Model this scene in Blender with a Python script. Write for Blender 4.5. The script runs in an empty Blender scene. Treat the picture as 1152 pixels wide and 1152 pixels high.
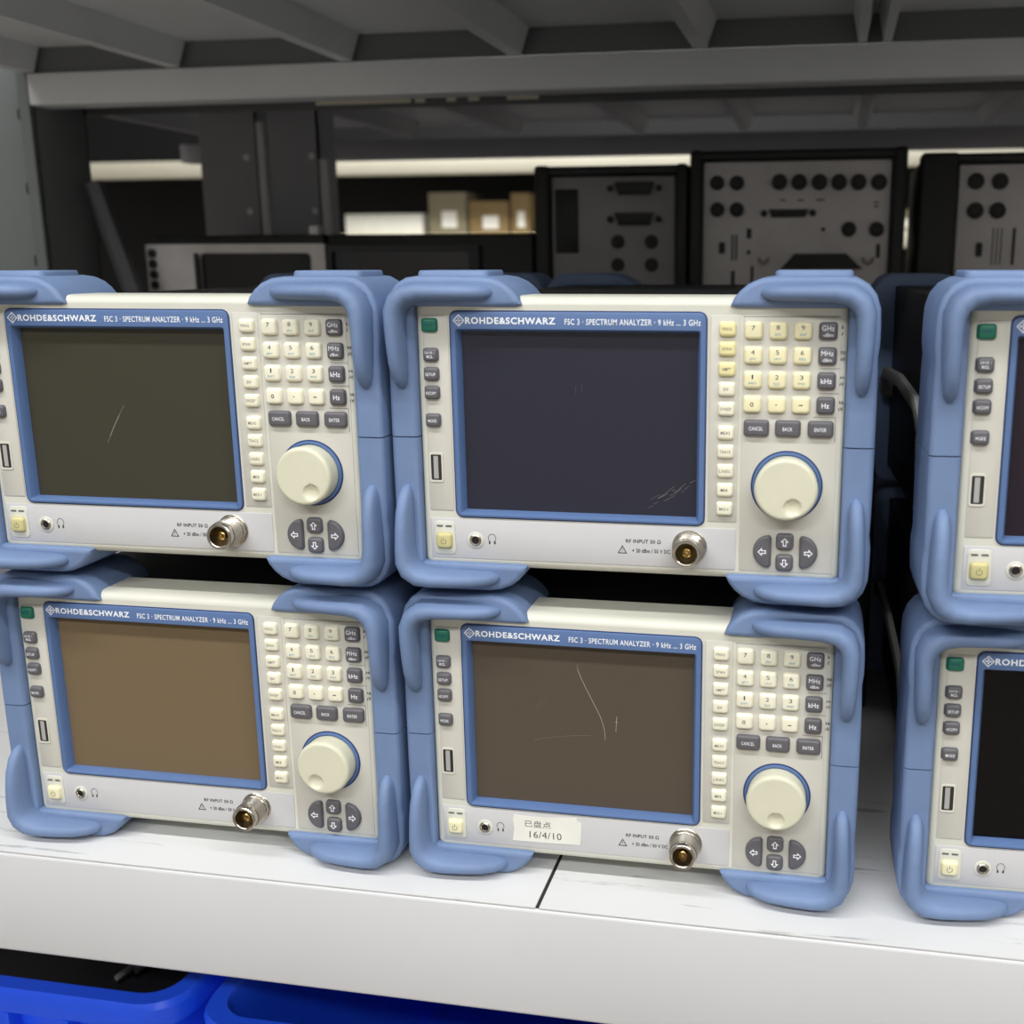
import bpy, bmesh, math, random
from mathutils import Vector, Matrix
random.seed(4)
C = bpy.context.scene.collection
S = 0.001           # all shapes below are written in millimetres
H0 = 1250.0         # camera height above the floor, mm
PI = math.pi

# ------------------------------------------------------------------ materials
def mat(name, col, rough=.5, metal=0, noise=0, nscale=40, bump=0, bscale=300, spec=.5, ior=None, emit=None, estr=0, coat=0):
    m = bpy.data.materials.new(name); m.use_nodes = True
    nt = m.node_tree; b = nt.nodes['Principled BSDF']
    c = tuple(((x/255)/12.92 if x/255 <= .04045 else ((x/255+.055)/1.055)**2.4) for x in col) + (1,)
    b.inputs['Base Color'].default_value = c
    b.inputs['Roughness'].default_value = rough
    b.inputs['Metallic'].default_value = metal
    b.inputs['Specular IOR Level'].default_value = spec
    if ior: b.inputs['IOR'].default_value = ior
    if coat: b.inputs['Coat Weight'].default_value = coat; b.inputs['Coat Roughness'].default_value = .05
    if emit:
        b.inputs['Emission Color'].default_value = tuple((x/255)**2.2 for x in emit)+(1,)
        b.inputs['Emission Strength'].default_value = estr
    tc = None
    if noise or bump:
        tc = nt.nodes.new('ShaderNodeTexCoord')
    if noise:
        n = nt.nodes.new('ShaderNodeTexNoise'); n.inputs['Scale'].default_value = nscale; n.inputs['Detail'].default_value = 5
        r = nt.nodes.new('ShaderNodeMapRange'); r.inputs['From Min'].default_value = .3; r.inputs['From Max'].default_value = .7
        r.inputs['To Min'].default_value = 1-noise; r.inputs['To Max'].default_value = 1+noise*.5
        mx = nt.nodes.new('ShaderNodeVectorMath'); mx.operation = 'SCALE'
        mx.inputs[0].default_value = c[:3]
        nt.links.new(tc.outputs['Object'], n.inputs['Vector']); nt.links.new(n.outputs['Fac'], r.inputs['Value'])
        nt.links.new(r.outputs['Result'], mx.inputs['Scale']); nt.links.new(mx.outputs['Vector'], b.inputs['Base Color'])
    if bump:
        n2 = nt.nodes.new('ShaderNodeTexNoise'); n2.inputs['Scale'].default_value = bscale; n2.inputs['Detail'].default_value = 2
        bp = nt.nodes.new('ShaderNodeBump'); bp.inputs['Strength'].default_value = bump; bp.inputs['Distance'].default_value = .001
        nt.links.new(tc.outputs['Object'], n2.inputs['Vector']); nt.links.new(n2.outputs['Fac'], bp.inputs['Height'])
        nt.links.new(bp.outputs['Normal'], b.inputs['Normal'])
    return m

M = {}
M['rubber'] = mat('blue_rubber', (112,134,171), .6, noise=.13, nscale=28, bump=.08, bscale=700)
M['bezel'] = mat('blue_bezel_plastic', (88,114,158), .38, noise=.03)
M['cream'] = mat('cream_plastic', (214,213,199), .42, noise=.03, nscale=30)
M['panel'] = mat('warm_grey_panel', (200,197,186), .5, noise=.03, nscale=30)
M['panel_low'] = mat('cool_grey_panel', (196,195,195), .45, noise=.02, nscale=30)
M['key_cream'] = mat('cream_key', (240,236,212), .4, noise=.03, nscale=90)
M['key_yellow'] = mat('yellowed_key', (238,228,170), .4, noise=.05, nscale=90)
M['key_ivory'] = mat('slightly_yellowed_key', (240,232,190), .4, noise=.04, nscale=90)
M['key_grey'] = mat('grey_key', (96,94,98), .42, noise=.04, nscale=90)
M['key_green'] = mat('green_key', (28,116,92), .4, noise=.15, nscale=130)
M['knob'] = mat('ivory_knob', (216,214,190), .42, noise=.03, nscale=50)
M['navy'] = mat('navy_ring', (34,52,104), .4)
M['ink'] = mat('dark_ink', (38,38,42), .6)
M['inkgrey'] = mat('grey_ink', (105,104,100), .6)
M['teal'] = mat('teal_ink', (70,150,170), .6)
M['white_ink'] = mat('white_ink', (240,242,245), .5)
M['nickel'] = mat('nickel', (196,190,178), .25, metal=1, noise=.05, nscale=300)
M['gold'] = mat('gold', (190,160,100), .3, metal=1)
M['brass_dark'] = mat('tarnished_bore', (84,70,44), .45, metal=1)
M['black'] = mat('black_plastic', (16,16,17), .5)
M['slot'] = mat('slot_dark', (40,38,34), .6)
M['housing'] = mat('dark_housing', (44,43,46), .55, noise=.1)
M['handle'] = mat('grey_handle', (170,168,164), .5)
M['paper'] = mat('paper_label', (232,230,220), .6, noise=.05, nscale=60)
M['pen'] = mat('grey_pen', (70,70,66), .7)
M['scr'] = mat('scratch_white', (190,185,175), .5)
M['scr_faint'] = mat('scratch_faint', (112,110,102), .5)
def screen_mat(name, col, rough=.12):  # base colour holds the tone of the aisle reflected in each screen
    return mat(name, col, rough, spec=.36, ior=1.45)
SC = dict(A=screen_mat('olive_reflect_glass', (64,61,50)), B=screen_mat('slate_reflect_glass', (44,44,56)), C=screen_mat('plum_reflect_glass', (38,29,38)),
          D=screen_mat('brown_reflect_glass', (117,100,76)), E=screen_mat('umber_reflect_glass', (86,76,65)), F=screen_mat('dark_glass', (5,4,7)))
M['steel_white'] = mat('white_painted_steel', (210,210,211), .42, noise=.03, nscale=8)
M['steel_grey'] = mat('grey_painted_steel', (226,228,229), .45, noise=.06, nscale=8)
M['steel_dull'] = mat('dull_grey_steel', (150,150,154), .5, noise=.08, nscale=8)
M['steel_cream'] = mat('cream_painted_steel', (232,226,204), .45, noise=.05, nscale=4)
M['cable_grey'] = mat('cable_grey', (120,118,112), .6)
M['case_black'] = mat('black_case', (22,21,21), .5, noise=.2, nscale=30)
M['alu'] = mat('brushed_panel', (215,210,208), .5, noise=.10, nscale=25)
M['alu_dark'] = mat('grey_panel', (152,147,148), .5, noise=.12, nscale=25)
M['card'] = mat('cardboard', (134,112,72), .7, noise=.08, nscale=20)
M['card_pale'] = mat('pale_cardboard', (132,124,100), .7, noise=.08, nscale=20)
M['bin'] = mat('blue_bin_plastic', (34,92,255), .35, noise=.04)
M['gloss_black'] = mat('gloss_black', (14,14,18), .15)
M['steel_post'] = mat('post_grey_steel', (114,119,117), .5, noise=.06, nscale=8)
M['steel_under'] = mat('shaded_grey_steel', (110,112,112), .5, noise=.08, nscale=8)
M['steel_dark'] = mat('dark_grey_steel', (84,84,86), .5, noise=.08, nscale=8)
M['power_key'] = mat('power_key_yellow', (206,197,140), .4, noise=.05, nscale=90)
M['floor'] = mat('brown_floor', (136,126,112), .5, noise=.1, nscale=3)
M['wallm'] = mat('grey_wall', (205,203,198), .8, noise=.06, nscale=2)
M['ceil'] = mat('dim_ceiling', (200,200,200), .9, noise=.05, nscale=2)
M['lampbody'] = mat('lamp_body', (230,230,230), .5)
M['tube'] = mat('lamp_tube', (255,255,255), .5, emit=(255,250,240), estr=3)

# worn white shelf board: procedural streaks of dirt
def worn():
    m = mat('worn_white_board', (232,232,230), .42)
    nt = m.node_tree; b = nt.nodes['Principled BSDF']
    tc = nt.nodes.new('ShaderNodeTexCoord'); mp = nt.nodes.new('ShaderNodeMapping')
    mp.inputs['Scale'].default_value = (14, 160, 30)
    n = nt.nodes.new('ShaderNodeTexNoise'); n.inputs['Scale'].default_value = 1.0; n.inputs['Detail'].default_value = 6; n.inputs['Roughness'].default_value = .65
    r = nt.nodes.new('ShaderNodeValToRGB')
    r.color_ramp.elements[0].position = .30; r.color_ramp.elements[0].color = (.30,.30,.29,1)
    r.color_ramp.elements[1].position = .40; r.color_ramp.elements[1].color = (.66,.66,.65,1)
    nt.links.new(tc.outputs['Object'], mp.inputs['Vector']); nt.links.new(mp.outputs['Vector'], n.inputs['Vector'])
    nt.links.new(n.outputs['Fac'], r.inputs['Fac']); nt.links.new(r.outputs['Color'], b.inputs['Base Color'])
    return m
M['board'] = worn()

# ------------------------------------------------------------------ mesh builder
class MB:
    def __init__(s): s.bm = bmesh.new()
    def _join(s, t):
        me = bpy.data.meshes.new('t'); t.to_mesh(me); t.free(); s.bm.from_mesh(me); bpy.data.meshes.remove(me)
    def box(s, x0, x1, y0, y1, z0, z1, bev=0, seg=2, edges=None):
        t = bmesh.new(); bmesh.ops.create_cube(t, size=1)
        for v in t.verts:
            v.co = Vector((x0+(v.co.x+.5)*(x1-x0), y0+(v.co.y+.5)*(y1-y0), z0+(v.co.z+.5)*(z1-z0)))
        if bev: bmesh.ops.bevel(t, geom=list(t.edges), offset=bev, segments=seg, profile=.5, affect='EDGES', clamp_overlap=True)
        s._join(t); return s
    def prism(s, poly, y0, y1, bev=0, seg=3, back=False, skip=None):
        """poly in the x,z plane extruded along y; bev rounds the front (and back) outline"""
        t = bmesh.new()
        a = [t.verts.new((x, y0, z)) for x, z in poly]; b = [t.verts.new((x, y1, z)) for x, z in poly]
        n = len(poly)
        f0 = t.faces.new(a); f1 = t.faces.new(b[::-1])
        for i in range(n): t.faces.new((a[i], b[i], b[(i+1) % n], a[(i+1) % n]))
        bmesh.ops.recalc_face_normals(t, faces=t.faces)
        if bev:
            e = list(f0.edges) + (list(f1.edges) if back else [])
            if skip is not None: e = [q for q in e if not all(abs(v.co.z-skip) < .1 for v in q.verts)]
            bmesh.ops.bevel(t, geom=e, offset=bev, segments=seg, profile=.5, affect='EDGES', clamp_overlap=True)
        s._join(t); return s
    def loft(s, rings, cap0=True, cap1=True):
        t = bmesh.new(); R = [[t.verts.new(p) for p in r] for r in rings]; n = len(rings[0])
        for a, b in zip(R, R[1:]):
            for i in range(n): t.faces.new((a[i], a[(i+1) % n], b[(i+1) % n], b[i]))
        if cap0: t.faces.new(R[0][::-1])
        if cap1: t.faces.new(R[-1])
        bmesh.ops.recalc_face_normals(t, faces=t.faces)
        s._join(t); return s
    def lathe(s, cx, cz, prof, n=40, cap0=True, cap1=True):
        """profile of (radius, y) turned about the y axis through cx, cz"""
        return s.loft([[(cx+r*math.cos(2*PI*i/n), y, cz+r*math.sin(2*PI*i/n)) for i in range(n)] for r, y in prof], cap0, cap1)
    def ringplate(s, outer, inner, y0, y1):
        t = bmesh.new(); n = len(outer)
        L = [[t.verts.new((x, y, z)) for x, z in pl] for pl, y in ((outer, y0), (inner, y0), (inner, y1), (outer, y1))]
        for a, b in zip(L, L[1:]+L[:1]):
            for i in range(n): t.faces.new((a[i], a[(i+1) % n], b[(i+1) % n], b[i]))
        bmesh.ops.recalc_face_normals(t, faces=t.faces); s._join(t); return s
    def tube(s, pts, r, n=8, closed=False):
        pts = [Vector(p) for p in pts]; rings = []
        for i, p in enumerate(pts):
            d = (pts[min(i+1, len(pts)-1)] - pts[max(i-1, 0)]).normalized()
            u = d.cross(Vector((0, 0, 1))) if abs(d.z) < .9 else d.cross(Vector((1, 0, 0)))
            u.normalize(); w = d.cross(u)
            rr = r[i] if isinstance(r, (list, tuple)) else r
            rings.append([p + (u*math.cos(2*PI*k/n) + w*math.sin(2*PI*k/n))*rr for k in range(n)])
        return s.loft(rings)
    def build(s, name, m, parent=None, off=(0, 0, 0), angle=38, subsurf=0):
        me = bpy.data.meshes.new(name)
        for v in s.bm.verts: v.co = (v.co + Vector(off))*S
        s.bm.to_mesh(me); s.bm.free()
        for p in me.polygons: p.use_smooth = True
        me.set_sharp_from_angle(angle=math.radians(angle))
        me.materials.append(m)
        o = bpy.data.objects.new(name, me); C.objects.link(o)
        if parent is not None: o.parent = parent
        return o

def rrect(cx, cz, w, h, r, n=4):
    P = []
    for sx, sz, a0 in ((1, 1, 0), (-1, 1, 90), (-1, -1, 180), (1, -1, 270)):
        for k in range(n+1):
            a = math.radians(a0 + 90*k/n)
            P.append((cx + sx*(w/2-r) + r*math.cos(a), cz + sz*(h/2-r) + r*math.sin(a)))
    return P

# ------------------------------------------------------------------ lettering
_glyph = {}
def text_geo(s, bold=0, sp=1.0):
    k = (s, bold, sp)
    if k not in _glyph:
        cu = bpy.data.curves.new('t', 'FONT'); cu.body = s; cu.size = 1; cu.offset = bold; cu.space_character = sp; cu.resolution_u = 3
        o = bpy.data.objects.new('t', cu); C.objects.link(o)
        dg = bpy.context.evaluated_depsgraph_get()
        me = bpy.data.meshes.new_from_object(o.evaluated_get(dg))
        V = [tuple(v.co[:2]) for v in me.vertices]; F = [tuple(p.vertices) for p in me.polygons]
        bpy.data.objects.remove(o); bpy.data.curves.remove(cu); bpy.data.meshes.remove(me)
        _glyph[k] = (V, F)
    return _glyph[k]
def add_text(mb, s, cx, cz, w, h, y, bold=0, lean=0, sp=1.06):
    """lettering w x h mm centred on cx, cz, lying just in front of the plane y"""
    V, F = text_geo(s, bold, sp)
    xs = [v[0] for v in V]; zs = [v[1] for v in V]
    x0, x1, z0, z1 = min(xs), max(xs), min(zs), max(zs)
    sz = h/(z1-z0); sx = w/(x1-x0) if w else sz
    t = bmesh.new()
    vv = [t.verts.new((cx+(a-(x0+x1)/2)*sx + lean*(b-z0)*sz, y-.04, cz+(b-(z0+z1)/2)*sz)) for a, b in V]
    for f in F:
        try: t.faces.new([vv[i] for i in f])
        except ValueError: pass
    mb._join(t)

def tag(o, label=None, cat=None, group=None, kind=None):
    if label: o['label'] = label
    if cat: o['category'] = cat
    if group: o['group'] = group
    if kind: o['kind'] = kind
    return o
def empty(name, loc=(0, 0, 0), rz=0):
    o = bpy.data.objects.new(name, None); C.objects.link(o)
    o.location = Vector(loc)*S; o.rotation_euler = (0, 0, rz); o.empty_display_size = .02
    return o
def copy_tree(o, parent=None):
    c = o.copy(); C.objects.link(c)
    if parent is not None: c.parent = parent
    for ch in KIDS[o.name]: copy_tree(ch, c)
    return c

# ------------------------------------------------------------------ the spectrum analyzer
# local frame: x right, z up, y back; x = z = 0 at the middle of the screen's top edge; OFF lifts it so the root is at the feet
ZB = -132.0
OFF = (0, 0, -ZB)
def arrow_outline(cx, cz, ang, k=1.0):
    P = [(-.9, -2.0), (.9, -2.0), (.9, .0), (2.1, .0), (0, 2.1), (-2.1, .0), (-.9, .0)]
    c, s = math.cos(ang), math.sin(ang)
    Q = [(-.45, -1.55), (.45, -1.55), (.45, .45), (1.05, .45), (0, 1.5), (-1.05, .45), (-.45, .45)]
    f = lambda L: [(cx+(x*c-z*s)*k, cz+(x*s+z*c)*k) for x, z in L]
    return f(P), f(Q)

def key_mesh(shape, cx, cz, depth=2.6, y=-1.5):
    """shape(inset) -> outline around 0,0"""
    mb = MB(); rings = []
    for ins, dy in ((-.35, 0), (-.35, -.25), (0, -.3), (.12, -depth*.6), (.45, -depth*.88), (.9, -depth), (1.5, -depth-.12)):
        rings.append([(cx+a, y+dy, cz+b) for a, b in shape(ins)])
    mb.loft(rings, cap0=True, cap1=True)
    return mb

def make_analyzer():
    root = empty('spectrum_analyzer')
    cr, pn, ink = M['cream'], M['panel'], M['ink']
    # housing and front frame ------------------------------------------------
    MB().box(-79.5, 127.5, 26, 366, -119, 14.5, 3).build('housing', M['housing'], root, OFF)
    mb = MB()
    out = rrect(24, -51.5, 212, 138, 4.5); inn = rrect(0, -41.7, 125.5, 102.5, 2)
    # outer skin lofted so that the front edge is softly rounded
    rings = []
    for ins, y in ((4.2, -1.5), (2.6, -1.2), (1.2, .2), (.35, 2), (0, 5), (0, 28)):
        rings.append([(x, y, z) for x, z in rrect(24, -51.5, 212-2*ins, 138-2*ins, max(4.5-ins*.6, 1.5))])
    mb.loft(rings, cap0=False, cap1=False)
    t = bmesh.new(); n = len(rings[0])
    a = [t.verts.new(p) for p in rings[0]]; b = [t.verts.new((x, -1.5, z)) for x, z in inn]; c = [t.verts.new((x, 6, z)) for x, z in inn]
    for i in range(n):
        t.faces.new((a[i], a[(i+1) % n], b[(i+1) % n], b[i])); t.faces.new((b[i], b[(i+1) % n], c[(i+1) % n], c[i]))
    bmesh.ops.recalc_face_normals(t, faces=t.faces); mb._join(t)
    mb.build('front_frame', cr, root, OFF)
    # panels ------------------------------------------------------------------
    def panel(nm, x0, x1, z0, z1, m, d=.35):
        p = MB(); w, h, cx, cz = x1-x0, z1-z0, (x0+x1)/2, (z0+z1)/2
        p.loft([[(x, -1.3, z) for x, z in rrect(cx, cz, w, h, .8, 2)], [(x, -1.5-d*.6, z) for x, z in rrect(cx, cz, w, h, .8, 2)],
                [(x, -1.5-d, z) for x, z in rrect(cx, cz, w-.5, h-.5, .7, 2)]])
        return p.build(nm, m, root, OFF)
    panel('side_key_panel', -77.6, -64.6, -90.6, 8.0, pn)
    panel('soft_key_panel', 65, 79.2, -91.3, 8.9, pn)
    panel('keypad_panel', 80.8, 126.2, -115.6, 8.9, pn)
    panel('input_panel', -77.6, 79.2, -115.6, -94.6, M['panel_low'])
    for x0, x1, z0, z1 in ((80.8, 124.8, 8.25, 8.5), (124.9, 125.15, -38.5, -50.5), (115, 125.1, -38.6, -38.35), (117, 126.4, -15.6, -15.4), (117, 126.4, -27.3, -27.1)):
        MB().box(x0, x1, -1.93, -1.87, min(z0, z1), max(z0, z1)).build('engraved_line', M['inkgrey'], root, OFF)
    YP = -1.9
    # bezel -------------------------------------------------------------------
    mb = MB()
    R = lambda w, h, cz, r, y, cx=0: [(x, y, z) for x, z in rrect(cx, cz, w, h, r)]
    mb.loft([R(126.6, 103.4, -41.7, 3.4, 3), R(126.6, 103.4, -41.7, 3.4, -2.0), R(126.0, 102.8, -41.7, 3.1, -2.6), R(124.8, 101.6, -41.7, 2.8, -2.8),
             R(121.6, 93.6, -45.2, 1.2, -2.7), R(120.8, 92.8, -45.25, 1.0, -2.2), R(118.0, 90.3, -45.15, .6, 2.4), R(118.0, 90.3, -45.15, .6, 5)], False, False)
    mb.build('screen_bezel', M['bezel'], root, OFF)
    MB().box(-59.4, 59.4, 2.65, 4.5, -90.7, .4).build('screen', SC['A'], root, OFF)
    # bezel edge line
    mb = MB(); mb.ringplate(rrect(0, -41.7, 127.6, 104.4, 3.9), rrect(0, -41.7, 126.4, 103.2, 3.3), -1.9, 0)
    mb.build('bezel_seam', M['navy'], root, OFF)
    # printed lettering ---------------------------------------------------------
    mb = MB()
    add_text(mb, 'ROHDE&SCHWARZ', -32.6, 5.6, 45.4, 3.3, -2.8, .03, 0, 1.13)
    add_text(mb, 'FSC 3 · SPECTRUM ANALYZER · 9 kHz ... 3 GHz', 27.7, 5.3, 66, 2.9, -2.8, .014, 0, 1.1)
    cx, cz, d = -58.6, 5.6, 3.0
    mb.ringplate([(cx+d, cz), (cx, cz+d), (cx-d, cz), (cx, cz-d)], [(cx+d*.8, cz), (cx, cz+d*.8), (cx-d*.8, cz), (cx, cz-d*.8)], -2.86, -2.8)
    for u, v in ((0, .95), (0, -.95), (.95, 0), (-.95, 0)):
        q = .55; mb.prism([(cx+u+q, cz+v), (cx+u, cz+v+q), (cx+u-q, cz+v), (cx+u, cz+v-q)], -2.86, -2.8)
    mb.prism([(cx+.16, cz-1.9), (cx+.16, cz+1.9), (cx-.16, cz+1.9), (cx-.16, cz-1.9)], -2.86, -2.8)
    mb.prism([(cx-1.9, cz-.16), (cx+1.9, cz-.16), (cx+1.9, cz+.16), (cx-1.9, cz+.16)], -2.86, -2.8)
    mb.build('brand_lettering', M['white_ink'], root, OFF)
    mb = MB()
    add_text(mb, 'RF INPUT 50 Ω', 33.2, -102.7, 17.6, 2.0, YP, .018)
    add_text(mb, '+ 20 dBm / 50 V DC', 37.2, -107.6, 19.2, 2.0, YP, .018)
    tri = [(20.2, -109.3), (25.0, -109.3), (22.6, -105.0)]; tin = [(20.9, -108.9), (24.3, -108.9), (22.6, -105.8)]
    mb.ringplate(tri, tin, YP-.05, YP)
    mb.box(22.5, 22.7, YP-.05, YP, -108.0, -106.6); mb.box(22.5, 22.7, YP-.05, YP, -108.6, -108.3)
    # headphone symbol
    hp = [(-45.0+2.1*math.cos(a), -104.3+2.3*math.sin(a)) for a in [math.radians(-40+260*i/20) for i in range(21)]]
    hq = [(-45.0+1.85*math.cos(a), -104.3+2.05*math.sin(a)) for a in [math.radians(-40+260*i/20) for i in range(21)]]
    t = bmesh.new()
    va = [t.verts.new((x, YP-.05, z)) for x, z in hp]; vb = [t.verts.new((x, YP-.05, z)) for x, z in hq]
    for i in range(20): t.faces.new((va[i], va[i+1], vb[i+1], vb[i]))
    mb._join(t)
    for sx in (-1, 1): mb.prism(rrect(-45.0+sx*1.35, -106.6, .8, 1.7, .35, 2), YP-.06, YP)
    for s_, z in (('s', 3.6), ('V', 0.7), ('ms', -8.0), ('mV', -11.0), ('µs', -19.8), ('µV', -22.8), ('ns', -31.4), ('nV', -34.4)):
        add_text(mb, s_, 127.0 if len(s_) > 1 else 126.4, z, 2.9 if len(s_) > 1 else 1.3, 1.9 if s_[-1] == 'V' else 1.4, -1.55, .012)
    mb.build('panel_lettering', ink, root, OFF)
    # keys ----------------------------------------------------------------------
    def rect_shape(w, h, r=1.5): return lambda ins: rrect(0, 0, w-2*ins, h-2*ins, max(r-ins*.4, .5), 3)
    def key(nm, m, cx, cz, w, h, lines, inkm, r=1.5):
        k = key_mesh(rect_shape(w, h, r), cx, cz).build(nm, m, root, OFF)
        top = -1.5-2.6-.12
        for grp in lines:
            tm = MB()
            for (s_, dz, tw, th, bd) in grp[1]: add_text(tm, s_, cx-.1, cz+dz, tw, th, top, bd)
            tm.build('legend', grp[0], k, OFF)
        return k
    w1 = M['white_ink']
    for s_, z in (('SAVE /\nRCL', -11.3), ('SETUP', -20.8), ('HCOPY', -30.1), ('MODE', -44.0)):
        if '\n' in s_: key('side_key', M['key_grey'], -73.6, z, 7.9, 6.8, [(w1, [('SAVE /', 1.1, 5.0, 1.2, 0), ('RCL', -.9, 3.2, 1.4, .02)])], w1)
        else: key('side_key', M['key_grey'], -73.6, z, 7.9, 6.8, [(w1, [(s_, -.2, 5.2 if len(s_) > 4 else 4.4, 1.5, .006)])], w1)
    gk = key_mesh(rect_shape(8.2, 6.9), -73.8, 3.2, 2.2).build('preset_key', M['key_green'], root, OFF)
    tm = MB(); add_text(tm, 'PRESET', -73.9, 3.5, 5.0, 1.2, -1.5-2.2-.12, .01); tm.build('legend', M['navy'], gk, OFF)
    for s_, z in (('FREQ', 2.5), ('SPAN', -6.7), ('AMPT', -16.3), ('BW', -25.8), ('SWEEP', -35.3), ('MEAS', -46.8), ('TRACE', -56.0), ('LINES', -65.5), ('MKR', -74.9), ('MKR→', -84.3)):
        wd = {2: 2.4, 3: 3.4, 4: 4.5, 5: 5.3}[len(s_)]
        key('function_key', M['key_cream'], 73.4, z, 8.1, 6.8, [(M['inkgrey'] if s_ != 'MKR' else ink, [(s_, 0, wd, 1.5, .004)])], ink, 1.3)
    sub = {'8': 'abc', '9': 'def', '4': 'ghi', '5': 'jkl', '6': 'mno', '1': 'pqrs', '2': 'tuv', '3': 'wxyz'}
    for r_, row in enumerate(('789', '456', '123', '0.-')):
        for c_, ch in enumerate(row):
            x = 85.7+11.5*c_; z = 2.0-11.6*r_
            if ch in sub: L = [(ink, [(ch, 1.5, 1.6 if ch != '1' else .7, 2.1, .0)]), (M['teal'], [(sub[ch], -1.6, 3.0+.5*(len(sub[ch])-3), 1.3, 0)])]
            elif ch == '7': L = [(ink, [(ch, 1.2, 1.6, 2.1, .012)])]
            elif ch == '.': L = [(ink, [(ch, 0, .7, .7, 0)])]
            elif ch == '-': L = [(ink, [(ch, 0, 1.8, .5, 0)])]
            else: L = [(ink, [(ch, 0, 1.6, 2.1, .012)])]
            key('number_key', M['key_cream'], x, z, 8.6, 8.2, L, ink)
        un = ('GHz', 'MHz', 'kHz', 'Hz')[r_]
        if r_ < 2: L = [(w1, [(un, 1.3, 5.6, 2.3, .0), (('-dBm', 'dBm')[r_], -1.8, (4.8, 4.2)[r_], 1.5, .005)])]
        else: L = [(w1, [(un, 0, 5.2 if r_ == 2 else 3.6, 2.4, .015)])]
        key('unit_key', M['key_grey'], 120.2, 2.0-11.6*r_, 8.6, 8.2, L, w1)
    for s_, x, w_ in (('CANCEL', 87.9, 6.6), ('BACK', 102.9, 4.6), ('ENTER', 118.3, 5.6)):
        key('command_key', M['key_grey'], x, -44.2, 12.2, 8.0, [(w1, [(s_, -.1, w_, 1.8, .008)])], w1)
    # arrow keys
    def dshape(sg):
        def f(ins):
            P = []
            hh = 8.2-ins; wd = 8.9-2*ins; x0 = 4.4-ins
            P += [(x0, -hh+1.2), (x0, 0), (x0, hh-1.2), (x0-1.0, hh)]
            for k in range(1, 14):
                a = PI/2 + PI*k/14*1.0
                P.append((x0-1.0+math.cos(a)*(wd-1.0), hh*math.sin(a)))
            P += [(x0-1.0, -hh)]
            return [(sg*x, z) for x, z in P]
        return f
    def akey(nm, shape, cx, cz, ang):
        k = key_mesh(shape, cx, cz).build(nm, M['key_grey'], root, OFF)
        t_ = MB(); o_, i_ = arrow_outline(cx, cz, ang); t_.ringplate(o_, i_, -4.27, -4.22); t_.build('arrow_mark', w1, k, OFF)
    akey('arrow_key', dshape(1), 92.2, -105.0, PI/2)
    akey('arrow_key', dshape(-1), 114.6, -104.9, -PI/2)
    akey('arrow_key', rect_shape(8.6, 8.4, 2.0), 103.1, -99.8, 0)
    akey('arrow_key', rect_shape(8.6, 8.4, 2.0), 103.1, -110.4, PI)
    # power key, lamps, jack, usb ------------------------------------------------
    mb = MB(); mb.loft([[(x, y, z) for x, z in rrect(-70.0, -104.8, 11.0-2*i_, 17.4-2*i_, 2.2)] for i_, y in ((0, -1.7), (0, -2.2), (.4, -2.4))])
    pw = mb.build('power_surround', cr, root, OFF)
    pk = key_mesh(rect_shape(8.2, 8.0, 1.6), -70.2, -106.2, 2.0, -2.3).build('power_key', M['power_key'], root, OFF)
    t_ = MB(); tt = bmesh.new(); A_, B_ = [], []
    for i in range(21):
        a = math.radians(125+290*i/20)
        A_.append(tt.verts.new((-70.2+1.5*math.cos(a), -4.46, -106.4+1.5*math.sin(a)))); B_.append(tt.verts.new((-70.2+1.2*math.cos(a), -4.46, -106.4+1.2*math.sin(a))))
    for i in range(20): tt.faces.new((A_[i], A_[i+1], B_[i+1], B_[i]))
    t_._join(tt); t_.box(-70.35, -70.05, -4.48, -4.42, -106.2, -104.4); t_.build('power_symbol', M['inkgrey'], pk, OFF)
    for x in (-72.5, -67.8): MB().prism(rrect(x, -98.6, 3.4, .9, .4, 2), -2.6, -2.35).build('status_light', M['inkgrey'], root, OFF)
    mb = MB(); mb.lathe(-53.7, -105.6, [(4.3, -1.7), (4.3, -2.2), (4.0, -2.4), (3.2, -2.4)], 32); jk = mb.build('headphone_jack', cr, root, OFF)
    MB().lathe(-53.7, -105.6, [(3.1, -2.3), (3.1, -2.7), (2.6, -3.1), (2.0, -3.0), (1.7, -2.5)], 32).build('jack_ring', M['nickel'], jk, OFF)
    MB().lathe(-53.7, -105.6, [(1.75, -2.5), (1.7, -2.56)], 24).build('jack_hole', M['black'], jk, OFF)
    mb = MB(); mb.ringplate(rrect(-73.2, -68.2, 7.2, 15.2, 1.2, 2), rrect(-73.2, -68.2, 5.6, 13.2, .6, 2), -2.3, -1.7); us = mb.build('usb_port', cr, root, OFF)
    MB().box(-76.0, -70.4, -1.95, -1.75, -74.8, -61.6).build('port_opening', M['slot'], us, OFF)
    MB().box(-74.6, -72.2, -2.15, -1.8, -74.0, -62.4).build('contact_tongue', M['handle'], us, OFF)
    # knob -------------------------------------------------------------------------
    mb = MB(); mb.lathe(103.1, -72.2, [(17.2, -1.7), (17.2, -2.1), (16.9, -2.2), (16.6, -2.15)], 64); kr = mb.build('knob_ring', M['navy'], root, OFF)
    MB().lathe(103.1, -72.2, [(16.6, -2.0), (16.3, -3.0), (15.5, -3.1), (15.1, -2.4)], 64).build('ring_inlay', M['bezel'], kr, OFF)
    K = knob_mesh().build('knob', M['knob'], root, (103.1, 0, -72.2-ZB))
    # put the knob's origin on its axis so that it can be turned
    for v in K.data.vertices: v.co -= Vector((103.1, 0, -72.2-ZB))*S
    K.location = Vector((103.1, 0, -72.2-ZB))*S
    # rf connector --------------------------------------------------------------
    cx, cz = 56.4, -104.6
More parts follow.
